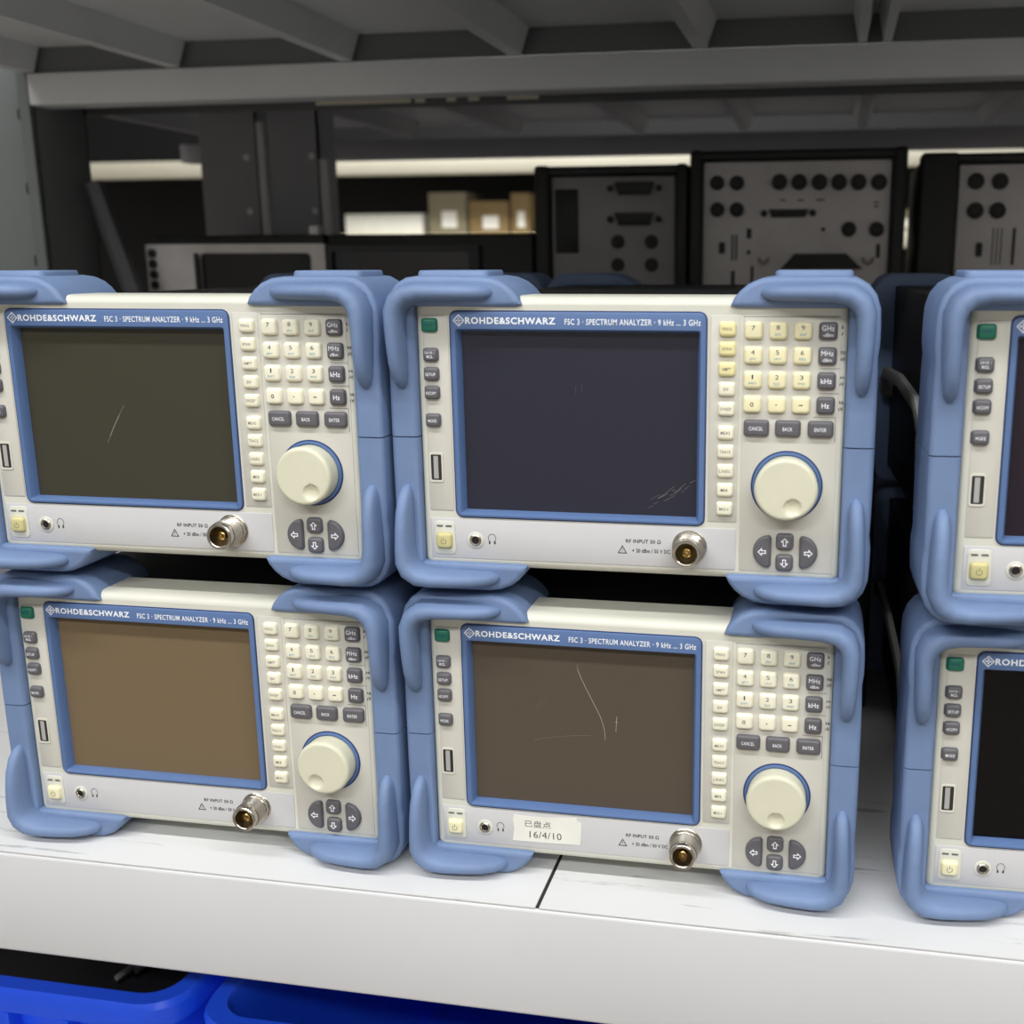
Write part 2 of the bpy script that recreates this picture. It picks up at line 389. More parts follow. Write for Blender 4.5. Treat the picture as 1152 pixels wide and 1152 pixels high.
    mb = MB(); mb.lathe(cx, cz, [(8.7, -1.7), (8.7, -2.3), (8.4, -2.6), (7.2, -2.6)], 48); rf = mb.build('rf_connector', M['nickel'], root, OFF)
    mb = MB(); mb.lathe(cx, cz, [(8.1, -2.4), (8.1, -4.6), (7.8, -4.9), (7.0, -5.0)], 12); mb.build('hex_nut', M['nickel'], rf, OFF)
    P = [(6.9, -4.8)]
    y = -5.2
    while y > -12.4:
        P += [(7.45, y), (7.45, y-.25), (7.1, y-.45)]; y -= .7
    P += [(6.5, -12.6), (6.5, -13.2), (6.9, -13.4), (6.9, -16.2), (6.5, -16.7), (5.6, -16.7), (5.2, -16.3), (5.1, -10.0)]
    MB().lathe(cx, cz, P, 48, True, True).build('threaded_barrel', M['nickel'], rf, OFF)
    MB().lathe(cx, cz, [(5.15, -10.0), (5.1, -10.4), (3.9, -10.4), (3.9, -10.1), (0.2, -10.1)], 40).build('bore', M['brass_dark'], rf, OFF)
    MB().lathe(cx, cz, [(2.2, -10.0), (2.2, -13.8), (1.6, -14.2), (1.5, -13.0), (.9, -13.0), (.9, -14.6), (.3, -14.8)], 24).build('centre_pin', M['gold'], rf, OFF)
    # bumpers -----------------------------------------------------------------------
    for sx in (1, -1):
        for sz in (1, -1): bumper(root, sx, sz, True)
    for sx in (1, -1):
        for sz in (1, -1): bumper(root, sx, sz, False)
    # strap handle on the left flank
    mb = MB()
    rings = []
    for x, y, z, th, hh in ((-86, 50, -66, 2.5, 9), (-88.5, 52, -66, 3.6, 11.5), (-89, 74, -64, 3.6, 11.5), (-88.5, 78, -58, 2.4, 6), (-88.5, 110, -44, 2.0, 4), (-88.5, 200, -40, 2.0, 4), (-88.5, 290, -44, 2.0, 4), (-87, 318, -56, 2.6, 6), (-83, 322, -58, 3, 7)):
        rings.append([(x+dx, y, z+dz) for dx, dz in ((-th*.7, -hh), (-th, -hh*.7), (-th, hh*.7), (-th*.7, hh), (th, hh), (th, -hh))])
    mb.loft(rings); mb.build('carry_handle', M['handle'], root, OFF)
    return root

def knob_mesh():
    """cap with a finger dimple straight below the axis, built around 0,0"""
    mb = MB(); t = bmesh.new(); n = 72
    prof = [(14.7, -1.9), (14.7, -2.6), (14.9, -8.5), (15.1, -10.9), (14.8, -12.1), (14.2, -12.7), (13.4, -12.95)]
    Rr = [[t.verts.new((r*math.cos(2*PI*i/n), y, r*math.sin(2*PI*i/n))) for i in range(n)] for r, y in prof]
    dc = (0.0, -9.0); dr = 4.0
    radii = [13.4*(1-k/22) for k in range(1, 22)]
    for r in radii:
        ring = []
        for i in range(n):
            x, z = r*math.cos(2*PI*i/n), r*math.sin(2*PI*i/n)
            d = math.hypot(x-dc[0], z-dc[1])/dr
            y = -12.95
            if d < 1.12:
                e = min(max((1.12-d)/.2, 0), 1); y += e*e*(3-2*e)*(0.5+1.3*math.sqrt(max(0, 1-min(d, 1)**2)))
            ring.append(t.verts.new((x, y, z)))
        Rr.append(ring)
    for a, b in zip(Rr, Rr[1:]):
        for i in range(n): t.faces.new((a[i], a[(i+1) % n], b[(i+1) % n], b[i]))
    t.faces.new(Rr[-1]); t.faces.new(Rr[0][::-1])
    bmesh.ops.recalc_face_normals(t, faces=t.faces); mb._join(t)
    return mb

def bumper(root, sx, sz, front):
    X = lambda x: 24 + sx*(x-24)
    Z = lambda z: z if sz > 0 else -105.2-z   # upper and lower halves meet at a fine seam
    out = [(74.5, 13.2), (76, 16.6), (79, 20.4), (83, 23.6), (88.5, 25.9), (95, 26.8), (112, 27.0), (127, 27.0), (133, 26.2), (138, 23.4), (141.6, 18.8),
           (143.6, 12.5), (144.0, 4), (144.0, -4), (143.3, -10), (143.6, -18), (143.8, -36), (143.8, -52.3)]
    inn = [(129.4, -52.3), (129.4, 12.3), (78, 12.3)]
    if not front: inn = [(127.6, -52.3), (127.6, 14.5), (78, 14.5)]
    if not front: out = [(x, z-3.5 if z > 18 else z) for x, z in out]
    poly = [(X(x), Z(z)) for x, z in out+inn]
    mb = MB()
    if front:
        mb.prism(poly, -4.6, 46, 3.4, 5, True, Z(-52.3))
        # grip arm standing forward of the frame
        path = [(88.5, 19.2, .6, 1), (90, 19.2, 2.2, 5), (94, 19.3, 3.3, 9), (101, 19.5, 3.9, 12), (112, 19.6, 4.2, 13.6), (123, 19.6, 4.6, 14.2), (130, 18.6, 5.2, 14.5), (134.6, 15.4, 5.4, 14.6),
                (136.9, 10.5, 5.0, 14.6), (137.3, 3, 4.4, 14.2), (137.2, -6, 4.2, 13.4), (136.9, -15, 4.0, 12), (136.6, -22, 3.6, 9), (136.4, -26, 2.8, 5.5), (136.3, -28.2, 1.0, 1.5)]
        rings = []
        for i, (x, z, w, d) in enumerate(path):
            a, b = path[max(i-1, 0)], path[min(i+1, len(path)-1)]
            tx, tz = b[0]-a[0], b[1]-a[1]; l = math.hypot(tx, tz); nx, nz = -tz/l, tx/l
            ring = []
            for k in range(16):
                an = 2*PI*k/16; cc, ss = math.cos(an), math.sin(an)
                pw_ = abs(cc)**.75*(1 if cc > 0 else -1)
                yy = -3.4 - (d*(abs(ss)**.62) if ss > 0 else -2.0*abs(ss))
                ring.append((X(x+nx*w*pw_), yy, Z(z+nz*w*pw_)))
            rings.append(ring)
        mb.loft(rings)
        if sz > 0: mb.loft([[(X(x), y, z) for x, y in rp] for z, rp in ((25.5, rrect(112.8, 24, 37, 34, 4, 3)), (28.6, rrect(112.8, 24, 36.5, 33.5, 4, 3)), (29.45, rrect(112.8, 24, 35, 32, 3.5, 3)))])
        nm = 'front_bumper'
    else:
        mb.prism(poly, 332, 380, 3.0, 3, True, Z(-52.3))
        nm = 'rear_bumper'
    mb.build(nm, M['rubber'], root, OFF, angle=50)

proto = make_analyzer()
KIDS = {}
for o in bpy.data.objects:
    KIDS.setdefault(o.name, [])
    if o.parent: KIDS.setdefault(o.parent.name, []).append(o)

# rack frame of reference: x' along the shelf edge, y' away from the camera
YAW = math.radians(10.714)
def rack(x, y):
    c, s = math.cos(YAW), math.sin(YAW)
    return (x*c - y*s, x*s + y*c)
SHELF = -329.0
units = dict(  # x, y in the lens frame, yaw relative to it, level, knob turn
    A=(-260.9, 584.1, -10.1, 1, 28, 'upper-left spectrum analyzer with olive-grey screen, cut off by the left picture edge'),
    B=(-21.9, 547.0, -9.9, 1, 22, 'upper-middle spectrum analyzer with dark slate screen and the yellowest keys'),
    C=(234.7, 489.6, -7.75, 1, 0, 'spectrum analyzer at upper right, only its left edge with keys in the picture'),
    D=(-261.6, 587.7, -10.3, 0, -28, 'lower-left spectrum analyzer with evenly brown screen standing on the white shelf'),
    E=(-22.0, 546.8, -10.49, 0, 2, 'lower-middle spectrum analyzer with scratched screen and handwritten white paper label'),
    F=(235.8, 504.7, -8.79, 0, 0, 'spectrum analyzer at lower right on the shelf, nearly black screen partly cut off'))
roots = {}
kidsof = lambda o: [k for k in bpy.data.objects if k.parent == o]
first = True
for k in 'ABCDEF':
    x, y, yw, lv, kt, lab = units[k]
    o = proto if first else copy_tree(proto); first = False
    rx, ry = rack(x, y)
    o.location = Vector((rx, ry, H0+SHELF+lv*161.5))*S
    o.rotation_euler = (0, 0, math.radians(yw)+YAW)
    tag(o, lab, 'spectrum analyzer', 'spectrum analyzers stacked two high on the white shelf')
    roots[k] = o
def setmat(o, m):
    o.material_slots[0].link = 'OBJECT'; o.material_slots[0].material = m
for k, o in roots.items():
    nk = 0; fk = 0
    for ch in kidsof(o):
        b = ch.name.split('.')[0]
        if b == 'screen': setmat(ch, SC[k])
        if b == 'knob': ch.rotation_euler = (0, -math.radians(units[k][4]), 0)
        if k == 'B' and b == 'number_key': setmat(ch, M['key_ivory'])
    if k == 'B':
        fks = sorted([c for c in kidsof(o) if c.name.startswith('function_key')], key=lambda c: c.name)
        for c in fks[:3]:
            setmat(c, M['key_yellow']); c['label'] = 'yellowed function key'
    if k in 'DEF':
        for c in kidsof(o):
            if c.name.startswith('power_key'): setmat(c, M['key_ivory'])
# scratches and the paper label ------------------------------------------------
def line(root, pts, r, m, name='scratch', lab=None):
    mb = MB(); mb.tube([(x, 2.62, z) for x, z in pts], r, 6)
    o = mb.build(name, m, root, OFF); o['label'] = lab or 'fine pale scratch on the screen'
def smooth(P, n=6):
    out = []
    for i in range(len(P)-1):
        p0, p1, p2, p3 = P[max(i-1, 0)], P[i], P[i+1], P[min(i+2, len(P)-1)]
        for j in range(n):
            t = j/n
            out.append(tuple(.5*((2*p1[a])+(-p0[a]+p2[a])*t+(2*p0[a]-5*p1[a]+4*p2[a]-p3[a])*t*t+(-p0[a]+3*p1[a]-3*p2[a]+p3[a])*t**3) for a in (0, 1)))
    return out+[P[-1]]
E_ = roots['E']
line(E_, smooth([(-2.4, -10.1), (-1.6, -14), (.8, -19.8), (5.0, -28.4), (9.7, -38.0), (12.0, -45.4), (12.5, -51.4)]), [.05]*5+[.11]*27+[.1]*5, M['scr'])
line(E_, [(18.7, -37.8), (18.5, -42), (18.2, -46.4)], .12, M['scr'])
line(E_, [(17.4, -41), (18.6, -40.2), (19.4, -41.4)], .06, M['scr'])
line(E_, smooth([(-26.3, -54.5), (-20, -52.8), (-11.6, -51.3), (-3, -50), (4.8, -49.5)]), .07, M['scr_faint'])
line(E_, [(-25.0, -37.1), (-21.0, -29.3)], .06, M['scr_faint']); line(E_, [(-23.2, -37.1), (-18.8, -29.3)], .05, M['scr_faint'])
line(roots['A'], smooth([(-14.6, -60.2), (-9.3, -50.5), (-2.9, -40.0)]), [.05]*3+[.13]*6+[.05]*4, M['scr'])
for i in range(16):
    x0 = 34+i*1.35+random.random()*2; z0 = -87+i*.65+random.random()*4.5
    line(roots['B'], [(x0, z0), (x0+1.5+random.random()*4, z0+.8+random.random()*2.6)], .06+.05*random.random(), M['scr_faint'], lab='rubbed scuff mark in the lower right of the screen')
line(roots['B'], [(-1.4, -26), (-1.5, -30)], .05, M['scr_faint']); line(roots['B'], [(1.6, -25), (1.6, -29)], .04, M['scr_faint'])
mb = MB(); tt = bmesh.new()
P = [(-37.4, -96.6), (-20, -96.9), (-2.4, -95.4), (-1.9, -97.6), (.3, -98.2), (-.5, -111.2), (-20, -111.7), (-38.2, -111.9), (-37.2, -104), (-38.0, -99)]
a = [tt.verts.new((x, -2.12, z)) for x, z in P]; b = [tt.verts.new((x, -1.95, z)) for x, z in P]
tt.faces.new(a)
for i in range(len(P)): tt.faces.new((a[i], b[i], b[(i+1) % len(P)], a[(i+1) % len(P)]))
bmesh.ops.recalc_face_normals(tt, faces=tt.faces); mb._join(tt)
lbl = mb.build('paper_label', M['paper'], E_, OFF); lbl['label'] = 'white paper label with three characters and a date'
mb = MB(); add_text(mb, '已盘点', -24.0, -101.2, 14.6, 3.9, -2.12, 0); add_text(mb, '16/4/10', -19.8, -107.4, 17.8, 3.9, -2.12, .0)
mb.build('lettering', M['pen'], lbl, OFF)

# ------------------------------------------------------------------ storage racks
def wbox(nm, parent, m, x0, x1, y0, y1, z0, z1, bev=0, seg=2, lab=None):
    o = MB().box(x0, x1, y0, y1, z0+H0, z1+H0, bev, seg).build(nm, m, parent)
    if lab: o['label'] = lab
    return o
XL, XR = -845, 560
YF, YR = 501, 1091
R1 = tag(empty('storage_rack', (0, 0, 0)), 'white and grey steel storage rack carrying the six blue-cornered analyzers', 'rack')
wbox('front_beam', R1, M['steel_white'], XL, XR, YF, YF+40, SHELF-65, SHELF-1.2, 2.2, 3, 'white shelf front beam')
sx_ = -140.5
tag(wbox('shelf_board', None, M['board'], XL, sx_-1.0, YF+.6, YR, SHELF-1.2, SHELF, .35, 2), 'worn white shelf board under the left analyzers, left of the dark seam', 'shelf board', 'white shelf boards')
tag(wbox('shelf_board', None, M['board'], sx_+1.0, XR, YF+.6, YR, SHELF-1.2, SHELF, .35, 2), 'worn white shelf board under the middle and right analyzers, right of the dark seam', 'shelf board', 'white shelf boards')
wbox('seam_strip', R1, M['slot'], sx_-.95, sx_+.95, YF+1.5, YR-1, SHELF-1.15, SHELF-.55)
wbox('lower_rear_beam', R1, M['steel_grey'], XL, XR, YR, YR+35, SHELF-40, SHELF+20, 2)
wbox('upper_rear_beam', R1, M['steel_grey'], XL, XR, YR, YR+35, 156, 187.5, 1.8, 3)
wbox('upper_front_beam', R1, M['steel_grey'], XL, XR, YF-6, YF+34, 150, 214, 2)
wbox('upper_deck', R1, M['steel_grey'], XL, XR, YF, YR+35, 213, 216)
wbox('deck_rear_flange', R1, M['steel_under'], XL, XR, YR+6, YR+9, 187, 213)
def hat_rib(parent, xc, y0, y1, zt, zb, w, m):
    """folded sheet rib: two slanting webs joined by a narrow bottom flange with turned lips"""
    P = [(xc-w, zt), (xc-w*.45, zb+2), (xc-w*.45, zb), (xc+w*.45, zb), (xc+w*.45, zb+2), (xc+w, zt), (xc+w-1.5, zt), (xc+w*.45-1.5, zb+1.6), (xc-w*.45+1.5, zb+1.6), (xc-w+1.5, zt)]
    return MB().prism([(x, z+H0) for x, z in P], y0, y1).build('deck_rib', m, parent)
for xc in (-830, -665, -480, -309, -132, 14, 36, 190, 350, 500):
    hat_rib(R1, xc, YF+34.5, YR-.5, 212.9, 188, 15 if xc not in (14, 36) else 9, M['steel_grey'])
def post(parent, x0, x1, y0, y1, z0, z1, m, nm='upright_post', slots=()):
    """open C section upright with a turned edge strip and slots"""
    mb = MB()
    mb.box(x0, x1, y0, y0+3, z0, z1, .6); mb.box(x1-3, x1, y0, y1, z0, z1, .6); mb.box(x0, x0+3, y0, y1, z0, z1, .6)
    mb.box(x1-14, x1, y1-3, y1, z0, z1, .6); mb.box(x0, x0+14, y1-3, y1, z0, z1, .6)
    p = mb.build(nm, m, parent)
    for z in slots: MB().prism(rrect(x1-14, H0+z, 8, 13, 3.5, 3), y0-.6, y0+.2).build('slot', M['black'], p)
    return p
post(R1, -905, -834, YR+4, YR+90, 0, H0+420, M['steel_post'], slots=(148, 73, -2))
wbox('post_edge', R1, M['steel_post'], -846, -833.5, YR-1.5, YR+3.8, -600, 420, .6)
post(R1, -905, -849, YF+4, YF+80, 0, H0+420, M['steel_grey'])
post(R1, 562, 620, YF+4, YF+80, 0, H0+420, M['steel_grey'])
post(R1, 562, 620, YR+4, YR+80, 0, H0+420, M['steel_grey'])
MB().tube([(-818, 1160, H0+82), (-690, 1160, H0-330)], 11, 6).build('diagonal_brace', M['steel_dark'], R1)
# lower shelf with bins
wbox('bottom_board', R1, M['steel_white'], XL, XR, YF, YR, -742, -740)
wbox('bottom_beam', R1, M['steel_white'], XL, XR, YF-2, YF+38, -805, -742.2, 2)

# rack standing back to back behind
R2 = tag(empty('storage_rack', (0, 1500, 0)), 'dark grey storage rack standing behind, its ribbed deck over the instruments', 'rack')
def w2(nm, m, x0, x1, y0, y1, z0, z1, bev=0): return MB().box(x0, x1, y0-1500, y1-1500, z0+H0, z1+H0, bev).build(nm, m, R2)
w2('deck', M['steel_dull'], -1100, 620, 1196, 1840, 213, 216)
w2('deck_light_stop', M['steel_dull'], -828, 556, 1128, 1195.5, 213, 216)  # added plate, stops light leaking down between the two decks
w2('upper_front_beam', M['steel_dark'], -1100, 620, 1188, 1195, 157, 188, 1)
for x0, x1 in ((-560, -452), (-447, -436), (-412, -402), (-388, -376), (-346, -312)):
    w2('lit_bit_strip', M['steel_cream'], x0, x1, 1186.8, 1187.9, 161, 176)  # made-up pale strips standing in for bright, light-catching bits under the beam
w2('rear_beam', M['steel_dull'], -1100, 620, 1800, 1836, 158, 187.5, 2)
for xc in (-990, -840, -686, -512, -310, -148, 28, 208, 380):
    o = hat_rib(R2, xc, 1200-1500, 1799-1500, 212.9, 190, 15, M['steel_dull'])
tag(wbox('shelf_board', None, M['steel_dull'], -1100, 620, 1190, 1836, SHELF-3, SHELF), 'dull grey shelf board of the rear rack under the black cases', 'shelf board')
w2('front_beam', M['steel_dull'], -1100, 620, 1186, 1220, SHELF-60, SHELF-3.2, 2)
for a, b in ((-827, -735), (-729, -650)):
    mb = MB(); mb.box(a, b-10, 1400-1500, 1403-1500, 0, H0+420); mb.box(b-13, b-10, 1400-1500, 1450-1500, 0, H0+420)
    p = mb.build('upright_post', M['steel_dull'], R2)
    MB().box(b-9.8, b, 1398-1500, 1404-1500, 0, H0+ (172 if a < -800 else 124), .8).build('post_edge', M['steel_white'], p)  # pale strip paints in the far-aisle light grazing the post edge
    for z in (60, 128): MB().lathe((a+b)/2+20, H0+z, [(4, 1398-1500), (4, 1399.9-1500)], 16).build('bolt', M['steel_grey'], p)

# ------------------------------------------------------------------ instruments behind
def disc(mb, x, z, r, y0, y1): mb.lathe(x, H0+z, [(r, y1), (r, y0), (r*.85, y0-.6)], 24)
def black_box(nm, lab, cat, x0, x1, y0, y1, z0, z1, group=None, bev=4):
    r = tag(empty(nm, ((x0+x1)/2, (y0+y1)/2, H0+z0)), lab, cat, group)
    o = (-(x0+x1)/2, -(y0+y1)/2, -(H0+z0))
    MB().box(x0, x1, y0, y1, H0+z0, H0+z1, bev, 3).build('case', M['case_black'], r, o)
    return r, o
# plain black instruments that carry the upper row
r, o = black_box('equipment_case', 'wide black equipment case at the left under the open-framed instruments', 'case', -800, -330, 1210, 1390, SHELF, -122, 'black cases on the rear rack')
MB().box(-790, -340, 1206, 1211, H0+SHELF+10, H0-132, 2).build('front_panel', M['case_black'], r, o)
r, o = black_box('equipment_case', 'wide black equipment case under the instruments with round sockets', 'case', -322, 330, 1210, 1390, SHELF, -122, 'black cases on the rear rack')
MB().box(-312, 320, 1206, 1211, H0+SHELF+10, H0-132, 2).build('front_panel', M['case_black'], r, o)
r, o = black_box('equipment_case', 'narrow black case standing in the gap between middle and right analyzers', 'case', 15, 33, 800, 880, SHELF, -150, None, 2)
MB().box(18, 30, 797, 800.5, H0+SHELF+8, H0-160, 1).build('front_panel', M['housing'], r, o)

def frame_instrument(nm, lab, cat, x0, x1, px0, px1, ztop, pm, grp):
    YA = 1200
    r, o = black_box(nm, lab, cat, x0, x1, YA+6, YA+190, -121.5, ztop-5, grp, 3)
    mb = MB()
    mb.box(x0-1, px0-1, YA-8, YA+30, H0-121, H0+ztop, 4, 3); mb.box(px1+1, x1+1, YA-8, YA+30, H0-121, H0+ztop, 4, 3)
    mb.box(x0+6, x1-6, YA-6, YA+30, H0+ztop-11, H0+ztop-1, 3, 3); mb.box(x0+6, x1-6, YA-6, YA+30, H0-120.5, H0-108, 3, 3)
    mb.build('protective_frame', M['case_black'], r, o)
    MB().box(px0, px1, YA, YA+6.5, H0-107, H0+ztop-12, .8).build('rear_panel', pm, r, o)
    return r, o, YA
def sockets(r, o, L, rad, m=None):
    for x, z in L:
        mb = MB(); mb.lathe(x, H0+z, [(rad, 1200.2), (rad, 1197.5), (rad*.82, 1196.6), (rad*.7, 1196.9)], 24); s_ = mb.build('round_socket', m or M['slot'], r, o)
        MB().lathe(x, H0+z, [(rad*.6, 1197), (rad*.55, 1196.2), (rad*.2, 1196.2)], 16).build('socket_core', M['black'], s_, o)
def dsub(r, o, x, z, w, h, plate=None):
    mb = MB()
    if plate: MB().prism(rrect(x, H0+z, w+18, h+13, 2, 2), 1198.8, 1200.2).build('connector_plate', M['alu'] if plate == 1 else plate, r, o)
    mb.prism([(x-w/2, H0+z+h/2), (x+w/2, H0+z+h/2), (x+w/2-h*.35, H0+z-h/2), (x-w/2+h*.35, H0+z-h/2)], 1194.5, 1200.2, .8, 2)
    c = mb.build('multi_pin_connector', M['case_black'], r, o)
    mb = MB()
    for s_ in (-1, 1): mb.lathe(x+s_*(w/2+5), H0+z, [(3.4, 1200.2), (3.4, 1196.5), (2.6, 1196)], 12)
    mb.build('jack_screw', M['slot'], c, o)
GRP = 'instruments with socketed rear panels on the rear rack'
r, o, YA = frame_instrument('boxed_instrument', 'dark framed instrument behind middle analyzer, two wide connectors above round sockets', 'instrument', -319.5, -157, -303, -170, 95, M['alu_dark'], GRP)
MB().box(-299, -274, YA-1.2, YA+.5, H0+4.5, H0+71, 1).build('recessed_slot', M['black'], r, o)
dsub(r, o, -213, 70.8, 42, 13); dsub(r, o, -213, 39.5, 42, 13)
sockets(r, o, [(-231, 16.3), (-194.7, 16.2), (-231, -7.6), (-194.6, -7.7)], 7)
r, o, YA = frame_instrument('boxed_instrument', 'instrument with a row of six round sockets on its pale rear panel', 'instrument', -153, 64, -140, 50, 107.5, M['alu'], GRP)
sockets(r, o, [(-125.9, 75), (-105.6, 74.7), (-125.4, 48.3), (-105.1, 48.1)], 7.4, M['black'])
sockets(r, o, [(-61.9, 75), (-42, 74.7), (-21.4, 74.4), (-1.8, 74.1), (17.7, 73.9), (37.9, 73.6)], 8)
sockets(r, o, [(9.9, 27.6), (37.5, 27.4)], 7.4, M['black'])
dsub(r, o, -52, 44, 40, 8, 1)
MB().prism([(-58.5, H0-12), (25, H0-12), (8, H0+3.5), (-44, H0+3.5)], 1193, 1200.2, 1).build('fan_grille', M['black'], r, o)
for x, z in ((-120, 9.5), (-16, 27.8)): MB().prism(rrect(x, H0+z, 6.5 if x < -100 else 4, 12 if x < -100 else 4, 1.8), 1199, 1200.2).build('switch', M['black'], r, o)
mb = MB()
for x, z, w, h in ((-92, 24, 5, 10), (-105, 10, 2, 26), (-109, 10, 2, 26), (-58, 57, 6, 1.5), (-40, 57, 6, 1.5), (-20, 57, 8, 1.5), (36, 54, 5, 1.5), (36, 50, 5, 1.5), (-92, 5, 4, 4), (-88, -22, 3, 26), (-108, -24, 4, 20), (40, 6, 4, 14)):
    mb.box(x-w/2, x+w/2, 1199.8, 1200.1, H0+z-h/2, H0+z+h/2)
mb.build('panel_marking', M['slot'], r, o)
for x in (-76, 30):
    MB().tube([(x-5, 1199, H0-1), (x-4, 1193, H0-4), (x, 1192, H0-7), (x+4, 1193, H0-4), (x+5, 1199, H0-1)], 1.6, 6).build('wire_clip', M['nickel'], r, o)
r, o, YA = frame_instrument('boxed_instrument', 'instrument at the upper right edge with four round sockets in a square', 'instrument', 79, 320, 116, 300, 101, M['alu'], GRP)
sockets(r, o, [(132, 73.1), (154.9, 72.8), (133, 44.9), (154.4, 44.7)], 8)
MB().prism(rrect(139, H0+6.8, 6.5, 14, 2), 1199, 1200.2).build('switch', M['black'], r, o)
mb = MB()
for x, w in ((152, 1.2), (156, 1.2), (160, 1.2), (172, 3)): mb.box(x-w/2, x+w/2, 1199.8, 1200.1, H0-8, H0+28)
mb.build('panel_marking', M['slot'], r, o)
# two instruments at the left rear, open-fronted
YG = 1200
r, o = black_box('bench_instrument', 'silver-fronted instrument with dark display behind the left analyzer', 'instrument', -782, -570, YG+8, 1392, -121.5, 26, 'dark instruments at the left rear', 3)
mb = MB(); mb.ringplate(rrect(-677, H0-52.5, 222, 137, 3), rrect(-652, H0-55, 138, 122, 6), YG, YG+8.5); mb.build('front_frame', M['alu'], r, o)
MB().box(-722, -582, YG+5, YG+8.5, H0-117, H0+7).build('display', M['gloss_black'], r, o)
sk = MB()
for i, z in enumerate((6, -6, -18, -30)): sk.lathe(-779, H0+z, [(5, YG+.2), (5, YG-2), (4, YG-2.5)], 20)
sk.build('front_socket', M['slot'], r, o)
MB().box(-727, -721, YG-1, YG+2, H0-110, H0+6).build('groove', M['black'], r, o)
MB().box(-585, -573, YG+2, YG+20, H0+26, H0+36, 2).build('latch', M['alu'], r, o)
r, o = black_box('bench_instrument', 'low black instrument with grey bezel behind the gap between the two left stacks', 'instrument', -566, -326, YG+8, 1392, -121.5, 26, 'dark instruments at the left rear', 3)
mb = MB(); mb.ringplate(rrect(-475, H0-53, 178, 134, 3), rrect(-478, H0-54, 160, 122, 3), YG, YG+8.5); mb.build('front_frame', M['housing'], r, o)
MB().box(-560, -398, YG+5, YG+8.5, H0-117, H0+9).build('display', M['gloss_black'], r, o)

# ------------------------------------------------------------------ far aisle: lit shelf edges and cartons
R3 = tag(empty('storage_rack', (0, 3300, 0)), 'brightly lit cream storage rack far across the next aisle', 'rack')
def w3(nm, m, x0, x1, y0, y1, z0, z1, bev=0): return MB().box(x0, x1, y0-3300, y1-3300, z0+H0, z1+H0, bev).build(nm, m, R3)
w3('shelf_beam', M['steel_cream'], -2600, 900, 3000, 3040, 222, 268, 2)
w3('shelf_beam', M['steel_cream'], -1430, 900, 3000, 3040, 22, 61.5, 2)
tag(wbox('shelf_board', None, M['steel_cream'], -1430, 900, 3040, 3500, 62, 65), 'cream shelf board under the cartons across the far aisle', 'shelf board')
w3('shelf_board', M['steel_dull'], -2600, 900, 3040, 3600, 266, 269)
w3('upright_post', M['steel_dull'], -2640, -2600, 3000, 3080, -1250, 700); w3('upright_post', M['steel_dull'], 900, 960, 3000, 3080, -1250, 700)
w3('back_panel', M['black'], -2600, 900, 3600, 3610, -1250, 700)
def carton(lab, x0, x1, z1, m, tape=True, y=3045):
    r = tag(empty('carton', ((x0+x1)/2, y+60, H0+65)), lab, 'box', 'cartons on the far shelf')
    o = (-(x0+x1)/2, -(y+60), -(H0+65))
    MB().box(x0, x1, y, y+150, H0+65, H0+z1, 2).build('box_body', m, r, o)
    if tape: MB().box(x0+(x1-x0)*.35, x0+(x1-x0)*.75, y-.6, y+.2, H0+65+(z1-65)*.15, H0+65+(z1-65)*.55).build('shipping_label', M['paper'], r, o)
carton('long low white carton on the far shelf, left of the cardboard boxes', -1369, -1140, 121, M['paper'], False)
carton('tall tan carton on the far shelf, leftmost of the cardboard boxes', -1121, -1012, 176, M['card_pale'])
carton('flat-topped tan carton on the far shelf between the tall one and the narrow one', -1004, -892, 152, M['card'])
carton('narrow yellow-brown carton on the far shelf, rightmost of the cardboard boxes', -884, -832, 172, M['card'])
for x0, x1, zz, lab in ((150, 186, 120, 'small pale box seen high in the gap left of the right instrument'),):
    carton(lab, x0, x1, zz, M['card_pale'])

# ------------------------------------------------------------------ blue bins on the bottom shelf
def bin_(lab, x0, x1, y0, y1, ztop, zbot):
    r = tag(empty('plastic_bin', ((x0+x1)/2, (y0+y1)/2, H0+zbot)), lab, 'bin', 'blue bins on the bottom shelf')
    o = (-(x0+x1)/2, -(y0+y1)/2, -(H0+zbot))
    cx, cy, w, d = (x0+x1)/2, (y0+y1)/2, x1-x0, y1-y0
    def ring(ins, z, rr): return [(x, y, H0+z) for x, y in rrect(cx, cy, w-2*ins, d-2*ins, rr, 6)]
    mb = MB()
    mb.loft([ring(22, zbot, 20), ring(13, ztop-22, 24), ring(13, ztop-20, 24), ring(2, ztop-19, 30), ring(0, ztop-4, 30), ring(2, ztop, 29), ring(13, ztop, 22), ring(15, ztop-3, 21), ring(17, ztop-30, 20), ring(26, zbot+4, 18)])
    mb.build('tub', M['bin'], r, o)
    mb = MB()
    for i in range(6):
        x = x0+w*(.12+.15*i); mb.box(x-2, x+2, y0+2, y0+15, H0+zbot+30, H0+ztop-20, .8)
    mb.build('rib', M['bin'], r, o)
bin_('blue plastic bin at bottom left with a glossy black device inside', -700, -402, 565, 960, -474, -739)
bin_('blue plastic bin under the shelf, right of the one holding a black device', -392, -70, 560, 960, -478, -739)
r = tag(empty('glossy_device', (-560, 760, H0-734)), 'glossy black device lying in the left blue bin', 'device')
MB().box(-115, 118, -150, 140, 0, 216, 8, 3).build('casing', M['gloss_black'], r)
MB().box(-40, 112, -152, -146, 120, 200, 2).build('window', M['housing'], r)
mb = MB()
for i in range(4):
    mb.tube([(60+i*9, -120+i*10, 219), (78+i*6, -60, 224+i*2), (88+i*4, 10, 222), (80+i*6, 80, 219)], 2.2, 6)
mb.build('cable', M['cable_grey'], r)

